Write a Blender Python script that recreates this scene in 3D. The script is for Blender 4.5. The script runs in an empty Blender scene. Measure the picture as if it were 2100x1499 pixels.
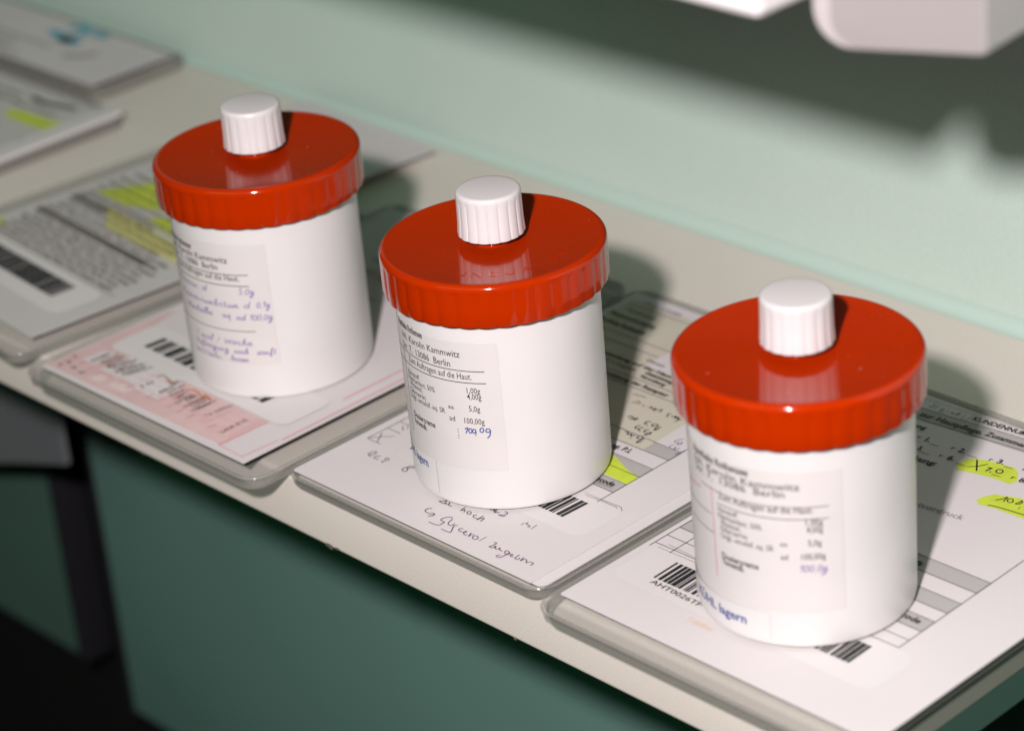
import bpy, bmesh, math, random
from mathutils import Vector, Matrix
random.seed(4)
S = bpy.context.scene
COL = S.collection
# ---------------------------------------------------------------- camera
CAMPOS = Vector((0.58170, -0.45908, 0.42958))
FW = Vector((-0.66762, 0.59036, -0.45360)); RT = Vector((0.69143, 0.71757, -0.08375)); UPV = Vector((-0.27605, 0.36955, 0.88726))
cd = bpy.data.cameras.new("camera"); cam = bpy.data.objects.new("camera", cd); COL.objects.link(cam)
cd.sensor_fit = 'HORIZONTAL'; cd.sensor_width = 36.0; cd.lens = 94.11
cd.clip_start = 0.02; cd.clip_end = 50
cd.dof.use_dof = True; cd.dof.focus_distance = 0.838; cd.dof.aperture_fstop = 8.4; cd.dof.aperture_blades = 0
cam.matrix_world = Matrix(((RT.x, UPV.x, -FW.x, CAMPOS.x), (RT.y, UPV.y, -FW.y, CAMPOS.y), (RT.z, UPV.z, -FW.z, CAMPOS.z), (0, 0, 0, 1)))
S.camera = cam
# ---------------------------------------------------------------- light: dim room, added greenish room fill, camera flash
w = bpy.data.worlds.new("World"); S.world = w; w.use_nodes = True
w.node_tree.nodes['Background'].inputs[0].default_value = (0.4, 1.0, 0.6, 1); w.node_tree.nodes['Background'].inputs[1].default_value = 0.016
ld = bpy.data.lights.new("flash", 'POINT'); ld.energy = 60.0; ld.color = (1.0, 0.92, 0.935); ld.shadow_soft_size = 0.021
lo = bpy.data.objects.new("flash", ld); COL.objects.link(lo); lo.location = (0.481, -0.527, 0.541)
ad = bpy.data.lights.new("room_fill", 'AREA'); ad.shape = 'RECTANGLE'; ad.size = 1.5; ad.size_y = 0.9; ad.energy = 4.2; ad.color = (0.26, 1.0, 0.50)  # unseen area fill for the green room light, lowered to reach the wall
ao = bpy.data.objects.new("room_fill", ad); COL.objects.link(ao); ao.location = (0.2, -1.5, 1.35)
ao.rotation_euler = (Vector((0.0, 0.1, 0)) - ao.location).to_track_quat('-Z', 'Y').to_euler()
vs = S.view_settings; vs.view_transform = 'Standard'; vs.look = 'None'; vs.exposure = 0.0; vs.gamma = 1.0; vs.use_curve_mapping = False
# ---- lettering and pen strokes, millimetres on the shelf plane / degrees round each jar
DOCS = {"d2":{"text":[["ng. P.I.",24.62,73.24,1.8,8.1,2.6,"k",1],["zcode",36.09,54.07,2.7,7.5,2.7,"k",1]],"ink":[[[[6.09,16.06],[7.63,16.2],[7.05,14.46],[5.97,13.61],[8.13,13.47],[8.49,14.27]],"b",0.35,0],[[[7.82,15.31],[8.54,13.8],[9.77,14.23],[9.34,15.19],[10.23,13.8],[11.67,13.89]],"b",0.35,0],[[[15.61,16.18],[15.87,13.81],[16.5,15.07],[17.45,13.75]],"b",0.35,0],[[[19.61,14.91],[19.89,14.47],[19.86,14.05],[19.54,13.79],[19.04,13.81],[18.55,14.09],[18.26,14.53],[18.29,14.96],[18.61,15.22],[19.12,15.2]],"b",0.35,1],[[[22.18,15.13],[21.36,14.49],[22.08,13.52],[23.66,13.74]],"b",0.35,0],[[[24.13,16.13],[24.09,13.05],[24.49,14.38],[25.47,15.14],[25.73,13.06]],"b",0.35,0],[[[7.67,9.08],[6.57,8.12],[7.12,6.49],[9.99,6.41],[10.8,7.29],[11.08,5.97],[9.98,5.01]],"b",0.35,0],[[[9.08,7.24],[10.8,7.29]],"b",0.35,0],[[[17.41,8.86],[16.54,9.1],[15.31,7.99],[15.03,5.99],[16.59,5.68],[17.0,6.0]],"b",0.35,0],[[[17.0,6.0],[17.1,3.54],[15.48,2.79],[12.8,2.72]],"b",0.35,0],[[[17.7,8.58],[18.64,5.76],[20.35,5.57],[20.45,7.17]],"b",0.35,0],[[[21.99,6.85],[21.3,5.81],[23.0,3.12],[22.65,2.33],[19.21,2.16]],"b",0.35,0],[[[24.93,6.63],[23.95,5.87],[24.67,4.92],[26.54,5.13]],"b",0.35,0],[[[27.02,5.25],[26.92,6.18],[26.43,5.8],[26.98,4.72],[28.2,4.43],[28.54,4.94]],"b",0.35,0],[[[28.64,6.52],[29.51,4.46],[29.52,5.71],[30.47,6.21]],"b",0.35,0],[[[32.52,5.82],[32.82,5.29],[32.73,4.75],[32.28,4.4],[31.64,4.37],[31.06,4.67],[30.76,5.2],[30.85,5.74],[31.3,6.09],[31.94,6.12]],"b",0.35,1],[[[34.34,7.74],[34.12,4.59]],"b",0.35,0],[[[38.47,6.76],[39.56,7.12],[39.56,5.15],[39.19,4.12],[40.73,4.6],[40.35,5.52]],"b",0.35,0],[[[40.53,5.91],[41.64,4.57],[42.58,5.07],[42.34,5.86],[43.24,4.85],[44.52,4.88]],"b",0.35,0],[[[46.7,5.86],[45.2,5.9],[45.7,4.59],[47.2,4.55],[46.84,5.73],[46.78,3.0],[46.22,1.59],[44.89,1.76],[45.72,2.9]],"b",0.35,0],[[[48.41,4.77],[48.61,5.41],[47.86,5.31],[48.53,4.38],[49.74,4.6]],"b",0.35,0],[[[50.2,6.66],[50.47,4.45],[51.66,4.42],[51.61,5.59]],"b",0.35,0],[[[52.42,6.47],[52.85,4.39],[53.25,5.67],[54.16,5.9],[55.09,4.71],[55.61,5.6],[57.18,5.87],[57.27,4.26]],"b",0.35,0],[[[37.57,21.03],[37.54,19.5]],"b",0.35,0],[[[38.49,22.0],[38.27,21.07],[40.39,20.72],[40.17,19.79]],"b",0.35,0],[[[41.61,22.67],[41.86,19.85]],"b",0.35,0],[[[26.75,20.47],[25.96,20.37],[25.76,19.7]],"b",0.35,0],[[[27.48,22.06],[29.04,22.0],[28.77,20.26],[27.39,19.44],[29.04,19.71],[29.72,20.49]],"b",0.35,0],[[[21.5,20.76],[22.96,20.09],[24.1,20.72],[23.69,21.68],[24.53,20.02],[24.76,21.23],[25.43,19.45]],"b",0.35,0],[[[20.05,19.99],[22.25,21.34],[24.13,22.69]],"o",0.4,0],[[[-36.17,19.71],[-35.91,22.14],[-34.66,22.65],[-34.43,20.83],[-35.48,19.8],[-33.78,19.34]],"b",0.35,0],[[[-31.52,21.73],[-32.78,20.54],[-32.4,19.51],[-30.48,19.66]],"b",0.35,0],[[[-28.94,20.84],[-28.91,22.19],[-27.62,21.86],[-28.15,20.13],[-28.58,19.37],[-27.63,19.22]],"b",0.35,0],[[[-16.81,23.6],[-18.43,23.45],[-18.74,22.12],[-17.44,20.94],[-17.35,19.71],[-19.02,19.95],[-19.16,21.8],[-18.34,21.99],[-16.55,23.37]],"b",0.35,0],[[[-43.42,32.82],[-42.13,30.86],[-40.03,27.49]],"b",0.3,0],[[[-44.62,27.68],[-41.29,30.82],[-38.29,33.78]],"k",0.2,0],[[[-41.24,40.19],[-39.93,38.9],[-38.61,38.31]],"n",0.35,0],[[[-40.09,41.53],[-38.37,39.63]],"n",0.35,0],[[[40.58,91.57],[39.41,89.57],[39.38,88.22],[40.69,87.68],[40.78,88.85],[41.32,87.51],[42.24,87.77]],"v",0.3,0],[[[41.49,89.83],[42.0,88.02],[42.19,88.83]],"v",0.3,0],[[[40.73,86.39],[40.14,85.28],[41.1,84.26],[42.52,84.47],[42.11,85.91],[42.66,84.57],[43.71,84.94],[43.4,86.02]],"v",0.3,0],[[[46.25,86.45],[45.74,84.75],[45.2,82.59],[45.81,82.19],[46.08,84.13]],"v",0.3,0],[[[15.0,91.01],[15.88,92.37],[17.96,91.2],[16.19,90.78]],"k",0.42,0],[[[17.54,90.89],[18.01,92.16],[18.69,92.45],[18.46,90.68]],"k",0.42,0],[[[23.82,93.61],[22.42,92.32],[23.55,91.37],[22.47,91.0]],"k",0.42,0],[[[24.47,91.16],[24.69,90.42]],"k",0.42,0],[[[27.29,93.08],[27.5,92.57],[27.31,92.02],[26.8,91.63],[26.16,91.55],[25.63,91.82],[25.43,92.33],[25.62,92.88],[26.13,93.27],[26.77,93.35]],"k",0.42,1],[[[29.07,93.08],[28.19,91.51],[28.61,89.8],[29.25,91.64]],"k",0.42,0],[[[22.9,89.29],[22.03,87.95],[22.64,87.06],[23.58,87.33]],"k",0.42,0],[[[24.48,89.14],[23.97,87.17],[25.51,86.55]],"k",0.42,0],[[[27.12,89.12],[26.12,87.91],[27.0,87.24],[26.31,86.71]],"k",0.42,0],[[[29.04,88.34],[28.17,87.01],[28.34,85.57],[29.2,86.67],[28.97,88.29]],"k",0.42,0],[[[21.23,83.29],[22.83,83.61],[23.41,82.26],[24.41,83.47],[25.12,82.22],[26.0,83.79]],"k",0.42,0],[[[26.13,81.66],[26.08,80.73]],"k",0.42,0],[[[29.16,83.97],[29.36,83.47],[29.17,82.92],[28.66,82.53],[28.03,82.45],[27.51,82.71],[27.31,83.21],[27.49,83.76],[28.0,84.15],[28.64,84.23]],"k",0.42,1],[[[30.3,83.51],[29.56,82.05],[29.82,80.04],[30.6,81.96]],"k",0.42,0],[[[18.18,83.21],[19.98,84.58]],"k",0.42,0],[[[25.36,101.61],[24.65,100.85],[25.74,99.16]],"k",0.42,0],[[[26.59,100.04],[27.87,101.46],[28.31,99.97],[29.07,101.46],[29.89,99.81],[30.75,100.92]],"k",0.42,0],[[[29.92,100.28],[30.17,97.98]],"k",0.42,0],[[[5.32,103.64],[6.19,104.53],[7.68,104.24],[8.26,104.91],[10.71,104.65]],"n",0.4,0],[[[8.95,99.59],[10.34,100.18],[10.13,101.42],[11.87,100.87],[11.14,99.85]],"n",0.4,0],[[[13.33,100.11],[14.02,100.4],[14.32,99.7]],"n",0.4,0],[[[16.28,99.8],[16.77,101.32],[17.65,100.14],[18.66,101.36],[18.83,99.65],[19.7,100.77],[20.97,101.96],[21.25,99.88]],"k",0.35,0]],"poly":[[[[28.15,70.03],[31.49,69.15],[38.23,66.01],[46.03,63.81],[46.49,61.21],[46.09,58.46],[34.43,59.34],[30.68,60.21]],"y"]],"line":[[[[36.56,53.17],[43.97,53.74]],"k",0.25],[[[39.49,46.25],[47.35,46.53],[54.8,46.92],[56.8,45.26]],"n",0.2],[[[40.39,45.34],[47.52,45.94],[53.55,45.94],[54.68,45.39]],"n",0.2]]},"d3":{"text":[["zur Hautpflege.",90.93,150.44,3.8,24.3,2.7,"k",1],["Zusammensetzung",116.1,152.49,3.5,26.2,2.7,"k",1],["KUNDENNUMMER",106.64,158.28,4.4,26.5,2.6,"k",1],["ung",94.16,143.32,5.0,4.7,2.4,"k",1],["1.",103.22,137.99,4.1,1.7,2.6,"k",1],["2.",115.96,138.72,7.2,2.5,2.6,"k",1],["3.",129.91,140.31,7.4,2.5,2.6,"k",1],["6.",116.06,132.85,7.7,2.5,2.6,"k",1],["5.",104.94,131.89,8.7,1.5,2.6,"k",1],["kung:",107.8,126.31,5.2,8.1,2.6,"k",1],["7.",130.22,134.06,9.6,2.2,2.6,"k",1],["8.",142.31,134.97,6.7,2.5,2.6,"k",1],["r",100.08,138.17,5.4,1.3,2.0,"k",0],["r",113.16,138.88,5.5,1.3,2.0,"k",0],["r",127.18,140.03,5.6,1.2,2.0,"k",0],["r",113.11,132.64,6.0,1.2,2.0,"k",0],["r",139.43,135.07,5.9,1.3,2.0,"k",0],["r",139.13,141.39,5.4,1.3,2.0,"k",0],["rezeptvordruck",118.13,103.16,5.3,25.1,2.8,"g",0],["AHT0026TP",92.52,20.0,-2.1,21.1,2.1,"k",0],["zcode",160.34,51.97,-0.7,8.6,2.6,"k",1],["Telefon",114.75,11.29,1.0,10.0,3.0,"o2",0]],"ink":[[[[124.17,138.16],[126.39,135.12],[128.36,132.39]],"k",0.5,0],[[[124.34,132.6],[126.72,134.9],[128.68,138.06]],"k",0.35,0],[[[135.05,137.16],[135.31,136.46],[135.15,135.77],[134.62,135.36],[133.92,135.38],[133.32,135.83],[133.05,136.54],[133.22,137.23],[133.75,137.64],[134.45,137.61]],"k",0.4,1],[[[143.93,121.43],[145.09,123.15],[145.81,125.16],[146.34,122.08]],"k",0.35,0],[[[148.43,124.47],[148.71,123.81],[148.62,123.2],[148.18,122.86],[147.58,122.93],[147.03,123.38],[146.75,124.04],[146.84,124.66],[147.28,125.0],[147.89,124.92]],"k",0.35,1],[[[150.62,125.85],[150.41,124.34],[150.03,123.36],[150.94,123.62],[151.25,125.44],[150.16,126.17]],"k",0.35,0],[[[152.41,122.83],[152.56,121.29]],"k",0.3,0],[[[143.97,117.53],[145.7,118.2],[151.07,119.0],[157.23,119.56]],"k",0.4,0],[[[89.83,157.11],[91.07,158.04],[90.42,159.74]],"k",0.3,0],[[[92.36,156.83],[92.23,159.65]],"k",0.3,0],[[[95.44,158.92],[94.64,157.59],[95.09,156.72],[96.48,157.29]],"k",0.3,0],[[[96.78,158.97],[97.53,157.12]],"k",0.3,0],[[[98.93,159.15],[98.54,157.89],[100.31,158.26],[100.99,159.74],[101.15,157.46]],"k",0.3,0],[[[103.24,159.77],[103.78,156.11]],"k",0.3,0],[[[105.46,156.43],[105.42,161.66]],"k",0.3,0]],"poly":[[[[121.13,131.08],[121.07,136.26],[121.95,138.13],[126.83,140.2],[136.55,141.52],[139.49,139.08],[142.05,135.01],[141.08,132.41],[133.43,132.08],[125.65,130.3],[122.94,129.63]],"y"],[[[139.11,118.05],[139.5,121.08],[141.45,124.43],[148.39,127.07],[154.51,127.74],[161.58,118.09],[153.13,117.71],[146.62,117.56],[141.33,116.61]],"y"]],"line":[[[[105.81,137.51],[109.25,137.73]],"k",0.3],[[[119.8,138.91],[123.43,139.06]],"k",0.3],[[[133.06,140.03],[136.45,140.39]],"k",0.3],[[[106.65,131.59],[110.2,131.78]],"k",0.3],[[[119.96,132.67],[123.69,132.83]],"k",0.3],[[[133.29,133.61],[136.63,133.99]],"k",0.3]]},"d1":{"text":[["BARMER",-167.71,3.13,87.3,8.0,2.2,"k2",0],["Musterweg 4",-159.3,3.45,70.6,10.9,1.8,"k2",0],["geb. 12.03.61",-154.05,3.06,73.7,11.5,1.8,"k2",0],["D 13086 Berlin",-149.73,3.09,71.8,12.0,1.8,"k2",0],["10",-136.89,2.15,84.8,5.1,2,"k2",0],["64",-127.85,3.2,86.3,3.3,2,"k2",0],["Rp. Salbe 100",-129.75,9.09,69.8,6.2,2,"k2",0],["Dr. med.",-116.54,1.93,87.3,8.5,2,"k2",0],["Arzt fuer Haut",-112.29,2.07,85.7,9.8,2,"k2",0],["13086 Berlin",-107.39,1.71,87.8,10.5,2,"k2",0],["Tel. 0309251",-100.63,2.29,82.9,11.3,2,"k2",0],["LANR 8125",-86.6,-1.47,90.6,11.3,2,"k2",0],["X",-176.08,0.71,82.5,1.8,2.6,"k2",0],["A",-175.2,-6.82,74.5,2.1,2.6,"k2",0],["9",-168.96,-4.87,82.7,1.8,2.6,"k2",0],["k",-163.68,-5.22,84.8,2.3,2.6,"k2",0],["3",-174.36,-3.48,82.8,1.8,2.6,"k2",0]],"ink":[[[[-121.19,3.04],[-120.27,5.28],[-120.69,8.07],[-119.24,4.0]],"r2",0.7,0],[[[-123.1,10.43],[-119.49,12.1],[-114.17,10.92],[-109.58,11.29],[-114.87,12.46]],"o",0.8,0],[[[-134.19,10.5],[-130.83,10.91],[-130.93,13.48]],"o",0.7,0],[[[-138.93,10.12],[-138.69,12.43],[-135.26,11.81],[-128.46,10.58]],"n",0.6,0]],"poly":[[[[-181.52,-8.27],[-80.32,-6.93],[-80.44,13.61],[-168.1,14.91],[-177.51,48.23],[-179.26,46.95]],"p"],[[[-173.83,1.84],[-172.18,11.88],[-165.12,12.72],[-166.26,2.57]],"w"],[[[-161.44,1.3],[-159.65,15.69],[-128.3,15.44],[-127.81,11.08],[-125.09,9.98],[-125.4,-0.13],[-137.13,-0.13],[-142.98,1.78]],"w"],[[[-159.15,-5.04],[-158.03,-0.45],[-152.83,-0.3],[-153.61,-5.14]],"w2"],[[[-149.53,-4.2],[-148.7,-0.39],[-138.81,-0.35],[-138.95,-4.64]],"w2"]],"line":[[[[-81.56,-7.39],[-80.44,13.61]],"r",0.9],[[[-81.56,-7.39],[-68.34,-7.85],[-67.39,7.32]],"r",0.5]]},"d0":{"text":[],"ink":[[[[-297.81,120.94],[-291.15,119.87],[-292.16,122.98]],"v",1.0,0]],"poly":[[[[-298.96,99.29],[-285.63,118.05],[-280.8,121.43],[-255.32,104.31],[-274.93,97.71]],"y"],[[[-281.78,92.87],[-226.56,86.05],[-211.75,74.69],[-265.3,79.32]],"y2"],[[[-258.0,93.42],[-248.89,101.68],[-231.21,89.63],[-243.37,91.42]],"y"],[[[-312.15,60.4],[-304.82,58.36],[-299.19,51.6]],"y"]],"line":[]},"m1":{"text":[],"ink":[[[[-410.32,144.88],[-399.46,143.72],[-390.61,145.51],[-380.68,148.05]],"k",3.0,0],[[[-371.04,109.88],[-371.11,112.49]],"k",2.5,0]],"poly":[[[[-403.09,124.53],[-407.29,130.02],[-399.83,132.29],[-369.5,133.71],[-364.44,129.08],[-365.3,124.47],[-386.0,123.81]],"y"]],"line":[]},"m2":{"text":[],"ink":[[[[-477.29,201.08],[-471.58,201.63],[-459.33,198.66],[-448.68,197.88]],"c",6.0,0],[[[-471.18,208.24],[-468.33,214.86],[-460.44,212.06],[-458.58,203.83]],"c",6.0,0],[[[-454.91,210.94],[-449.6,212.84],[-444.66,209.82]],"c",6.0,0],[[[-464.96,198.1],[-457.36,198.39],[-460.56,204.11]],"c",6.0,0],[[[-442.98,184.79],[-435.34,188.31],[-430.48,196.07]],"n",2.5,0]],"poly":[],"line":[]}}
LABELS = {"0":{"text":[["Apotheke Rothensee",238.17,58.26,270.09,61.89,2.3,"k",1],["Inh. Karolin Kammwitz",244.91,55.79,297.01,58.58,2.3,"k",0],["Str. 7,  13086  Berlin",246.55,52.94,289.71,55.59,2.3,"k",0],["Zum Auftragen auf die Haut.",248.91,49.71,303.18,51.58,2.2,"k",0],["Propan d",247.63,44.21,278.92,46.34,2.6,"v","h"],["5,0g",301.03,45.81,311.31,45.56,2.6,"v","h"],["Ammoniumbitum d",250.04,40.5,307.53,40.44,2.6,"v","h"],["0,1g",311.27,41.0,319.74,40.13,2.6,"v","h"],["Wundsalbe",254.98,36.07,280.49,36.36,2.6,"v","h"],["aq",287.93,36.27,293.94,36.48,2.2,"v","h"],["ad 100,0g",297.33,36.03,320.32,35.63,2.6,"v","h"],["1 mal / Woche",261.2,25.89,305.47,26.37,2.6,"v","h"],["Auftragung",259.52,22.62,289.04,23.34,2.4,"v","h"],["nach",292.6,22.86,302.55,22.82,2.2,"v","h"],["sanft",307.1,22.86,319.4,22.45,2.4,"v","h"],["mitteln",257.64,19.15,282.66,19.9,2.2,"v","h"],["lassen",289.49,19.84,301.82,19.78,2.2,"v","h"]],"ink":[],"line":[[[246.95,51.98],[308.8,53.83],"k",0.3],[[247.59,47.58],[308.75,49.98],"k",0.3],[[255.25,31.59],[308.69,31.49],"k2",0.3]],"edge":[[321.41,64.13],[321.31,18.82]]},"1":{"text":[["Apotheke Rothensee",242.49,63.58,269.75,62.67,2.3,"k",1],["Inh. Karolin Kammwitz",247.55,59.82,294.35,59.16,2.3,"k",0],["Str. 7,  13086  Berlin",247.0,55.29,287.92,56.37,2.3,"k",0],["Zum Auftragen auf die Haut.",252.98,52.19,299.89,51.83,2.2,"k",0],["Harnstoff",249.86,46.6,262.56,47.64,1.8,"k",0],["Natriumlact. 50%",249.72,44.99,275.2,45.26,1.8,"k",0],["Weizenst.",251.3,42.97,264.39,43.29,1.8,"k",0],["Glycerin",250.14,40.48,266.6,41.04,1.8,"k",0],["Ungt. emulsif. aq. SR",249.84,38.5,281.26,38.9,1.8,"k",0],["aa",283.58,40.82,287.31,40.89,1.5,"k",0],["ad",283.58,36.55,287.33,36.68,1.8,"k",0],["1,00g",296.31,47.31,303.99,47.18,2.0,"k",0],["4,00g",296.1,45.13,304.28,45.03,2.0,"k",0],["5,0g",296.48,40.97,302.94,40.72,2.0,"k",0],["100,00g",293.05,36.48,304.74,36.35,2.0,"k",0],["Dosiercreme",251.22,31.52,272.51,32.53,2.0,"k",1],["Verwendb.",250.93,29.06,264.8,30.05,2.0,"k",1],[":",287.96,32.81,288.86,32.8,1.8,"k",0],[": ",288.03,30.78,288.93,30.76,1.8,"k",0],["KÜHL lagern",231.25,17.55,262.08,13.92,3.0,"bl",1]],"ink":[[[[292.66,34.26],[294.75,34.87],[293.09,32.77]],"b",0.4,0],[[[299.57,33.66],[298.76,32.25]],"b",0.4,0],[[[296.95,33.94],[296.7,33.48],[296.18,33.17],[295.6,33.13],[295.18,33.38],[295.07,33.83],[295.33,34.29],[295.85,34.6],[296.43,34.64],[296.85,34.38]],"b",0.4,1],[[[299.12,33.9],[298.87,33.47],[298.36,33.18],[297.79,33.16],[297.37,33.39],[297.27,33.81],[297.52,34.24],[298.02,34.52],[298.59,34.55],[299.01,34.31]],"b",0.4,1],[[[303.78,34.4],[303.51,33.95],[302.93,33.66],[302.27,33.64],[301.79,33.9],[301.66,34.35],[301.93,34.81],[302.51,35.1],[303.17,35.11],[303.65,34.85]],"b",0.4,1],[[[307.46,34.84],[305.46,34.83],[305.06,33.81],[306.9,33.82],[307.58,34.59],[306.94,32.55],[305.35,31.62]],"b",0.4,0]],"line":[[[244.97,55.38],[307.38,54.44],"k",0.3],[[248.29,51.05],[307.72,50.6],"k",0.3],[[247.23,55.7],[246.71,25.6],"k",0.3]],"edge":[[315.59,64.62],[314.71,19.85],[231.14,9.85],[269.06,20.14],[270.19,8.04]]},"2":{"text":[["Apotheke Rothensee",243.24,59.51,284.18,61.37,2.3,"k",1],["Inh. Karolin Kammwitz",244.47,56.6,309.93,58.16,2.3,"k",0],["Str. 7,  13086  Berlin",245.0,54.88,302.42,54.99,2.3,"k",0],["Zum Auftragen auf die Haut.",264.78,49.88,316.06,50.2,2.2,"k",0],["Harnstoff",264.2,45.31,276.63,46.21,1.8,"k",0],["Natriumlact. 50%",263.92,43.14,290.06,44.14,1.8,"k",0],["Weizenst.",265.27,41.29,278.34,41.84,1.8,"k",0],["Glycerin",265.02,39.25,281.9,39.92,1.8,"k",0],["Ungt. emulsif. aq. SR",265.26,37.04,295.86,37.61,1.8,"k",0],["aa",299.24,39.37,302.79,39.29,1.5,"k",0],["ad",299.29,34.93,302.87,34.99,1.8,"k",0],["1,00g",312.34,46.28,320.73,45.86,2.0,"k",0],["4,00g",312.55,43.96,320.6,43.46,2.0,"k",0],["5,0g",313.0,39.67,319.66,39.21,2.0,"k",0],["100,00g",309.58,35.3,321.54,34.72,2.0,"k",0],["Dosiercreme",264.91,29.98,287.48,30.95,2.0,"k",1],["Verwendb.",265.21,28.14,279.23,28.74,2.0,"k",1],["KÜHL lagern",237.75,9.62,279.01,12.53,3.0,"bl",1],["100,0g",307.94,31.41,322.39,30.57,2.6,"v","h"]],"ink":[[[[229.77,48.15],[242.57,49.25],[249.86,49.94]],"r2",0.5,0]],"line":[[[250.14,51.33],[323.94,52.49],"k2",0.3],[[263.39,47.33],[323.74,48.83],"k2",0.3],[[259.62,52.49],[260.14,23.27],"r2",0.4],[[227.76,42.03],[258.48,44.72],"k2",0.3],[[235.81,36.24],[259.95,38.49],"k2",0.3]],"edge":[[331.38,62.59],[330.93,17.52],[285.43,62.34]]}}
# ---------------------------------------------------------------- helpers (all lengths in millimetres)
MM = 0.001
def mat(name, col, rough=0.5, spec=0.5, coat=0, trans=0, var=0, vscale=60, bump=0, bscale=400, ior=1.5, alpha=1, grain=0, gscale=1500, sss=0, crough=0.05):
    m = bpy.data.materials.new(name); m.use_nodes = True; n = m.node_tree.nodes; l = m.node_tree.links; b = n['Principled BSDF']
    b.inputs['Base Color'].default_value = (*col, 1); b.inputs['Roughness'].default_value = rough; b.inputs['Specular IOR Level'].default_value = spec
    b.inputs['Coat Weight'].default_value = coat; b.inputs['Coat Roughness'].default_value = crough; b.inputs['Transmission Weight'].default_value = trans; b.inputs['IOR'].default_value = ior; b.inputs['Alpha'].default_value = alpha
    if sss: b.inputs['Subsurface Weight'].default_value = sss; b.inputs['Subsurface Radius'].default_value = (1, .9, .85); b.inputs['Subsurface Scale'].default_value = 0.002
    if var or grain or bump: tc = n.new('ShaderNodeTexCoord')
    last = None
    def scale(fac_socket, lo, hi, prev):
        r = n.new('ShaderNodeMapRange'); r.inputs['To Min'].default_value = lo; r.inputs['To Max'].default_value = hi
        r.inputs['From Min'].default_value = .25; r.inputs['From Max'].default_value = .75; l.new(fac_socket, r.inputs['Value'])
        x = n.new('ShaderNodeVectorMath'); x.operation = 'SCALE'
        if prev is None: x.inputs[0].default_value = col
        else: l.new(prev, x.inputs[0])
        l.new(r.outputs[0], x.inputs['Scale']); return x.outputs[0]
    if var:
        t = n.new('ShaderNodeTexNoise'); t.inputs['Scale'].default_value = vscale; t.inputs['Detail'].default_value = 5; l.new(tc.outputs['Object'], t.inputs['Vector'])
        last = scale(t.outputs['Fac'], 1 - var, 1 + var * .6, last)
    if grain:
        t = n.new('ShaderNodeTexNoise'); t.inputs['Scale'].default_value = gscale; t.inputs['Detail'].default_value = 2; l.new(tc.outputs['Object'], t.inputs['Vector'])
        last = scale(t.outputs['Fac'], 1 - grain, 1 + grain, last)
    if last: l.new(last, b.inputs['Base Color'])
    if bump:
        t = n.new('ShaderNodeTexNoise'); t.inputs['Scale'].default_value = bscale; t.inputs['Detail'].default_value = 4; l.new(tc.outputs['Object'], t.inputs['Vector'])
        u = n.new('ShaderNodeBump'); u.inputs['Strength'].default_value = 1; u.inputs['Distance'].default_value = bump; l.new(t.outputs['Fac'], u.inputs['Height']); l.new(u.outputs[0], b.inputs['Normal'])
        if coat: l.new(u.outputs[0], b.inputs['Coat Normal'])
    return m
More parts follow.
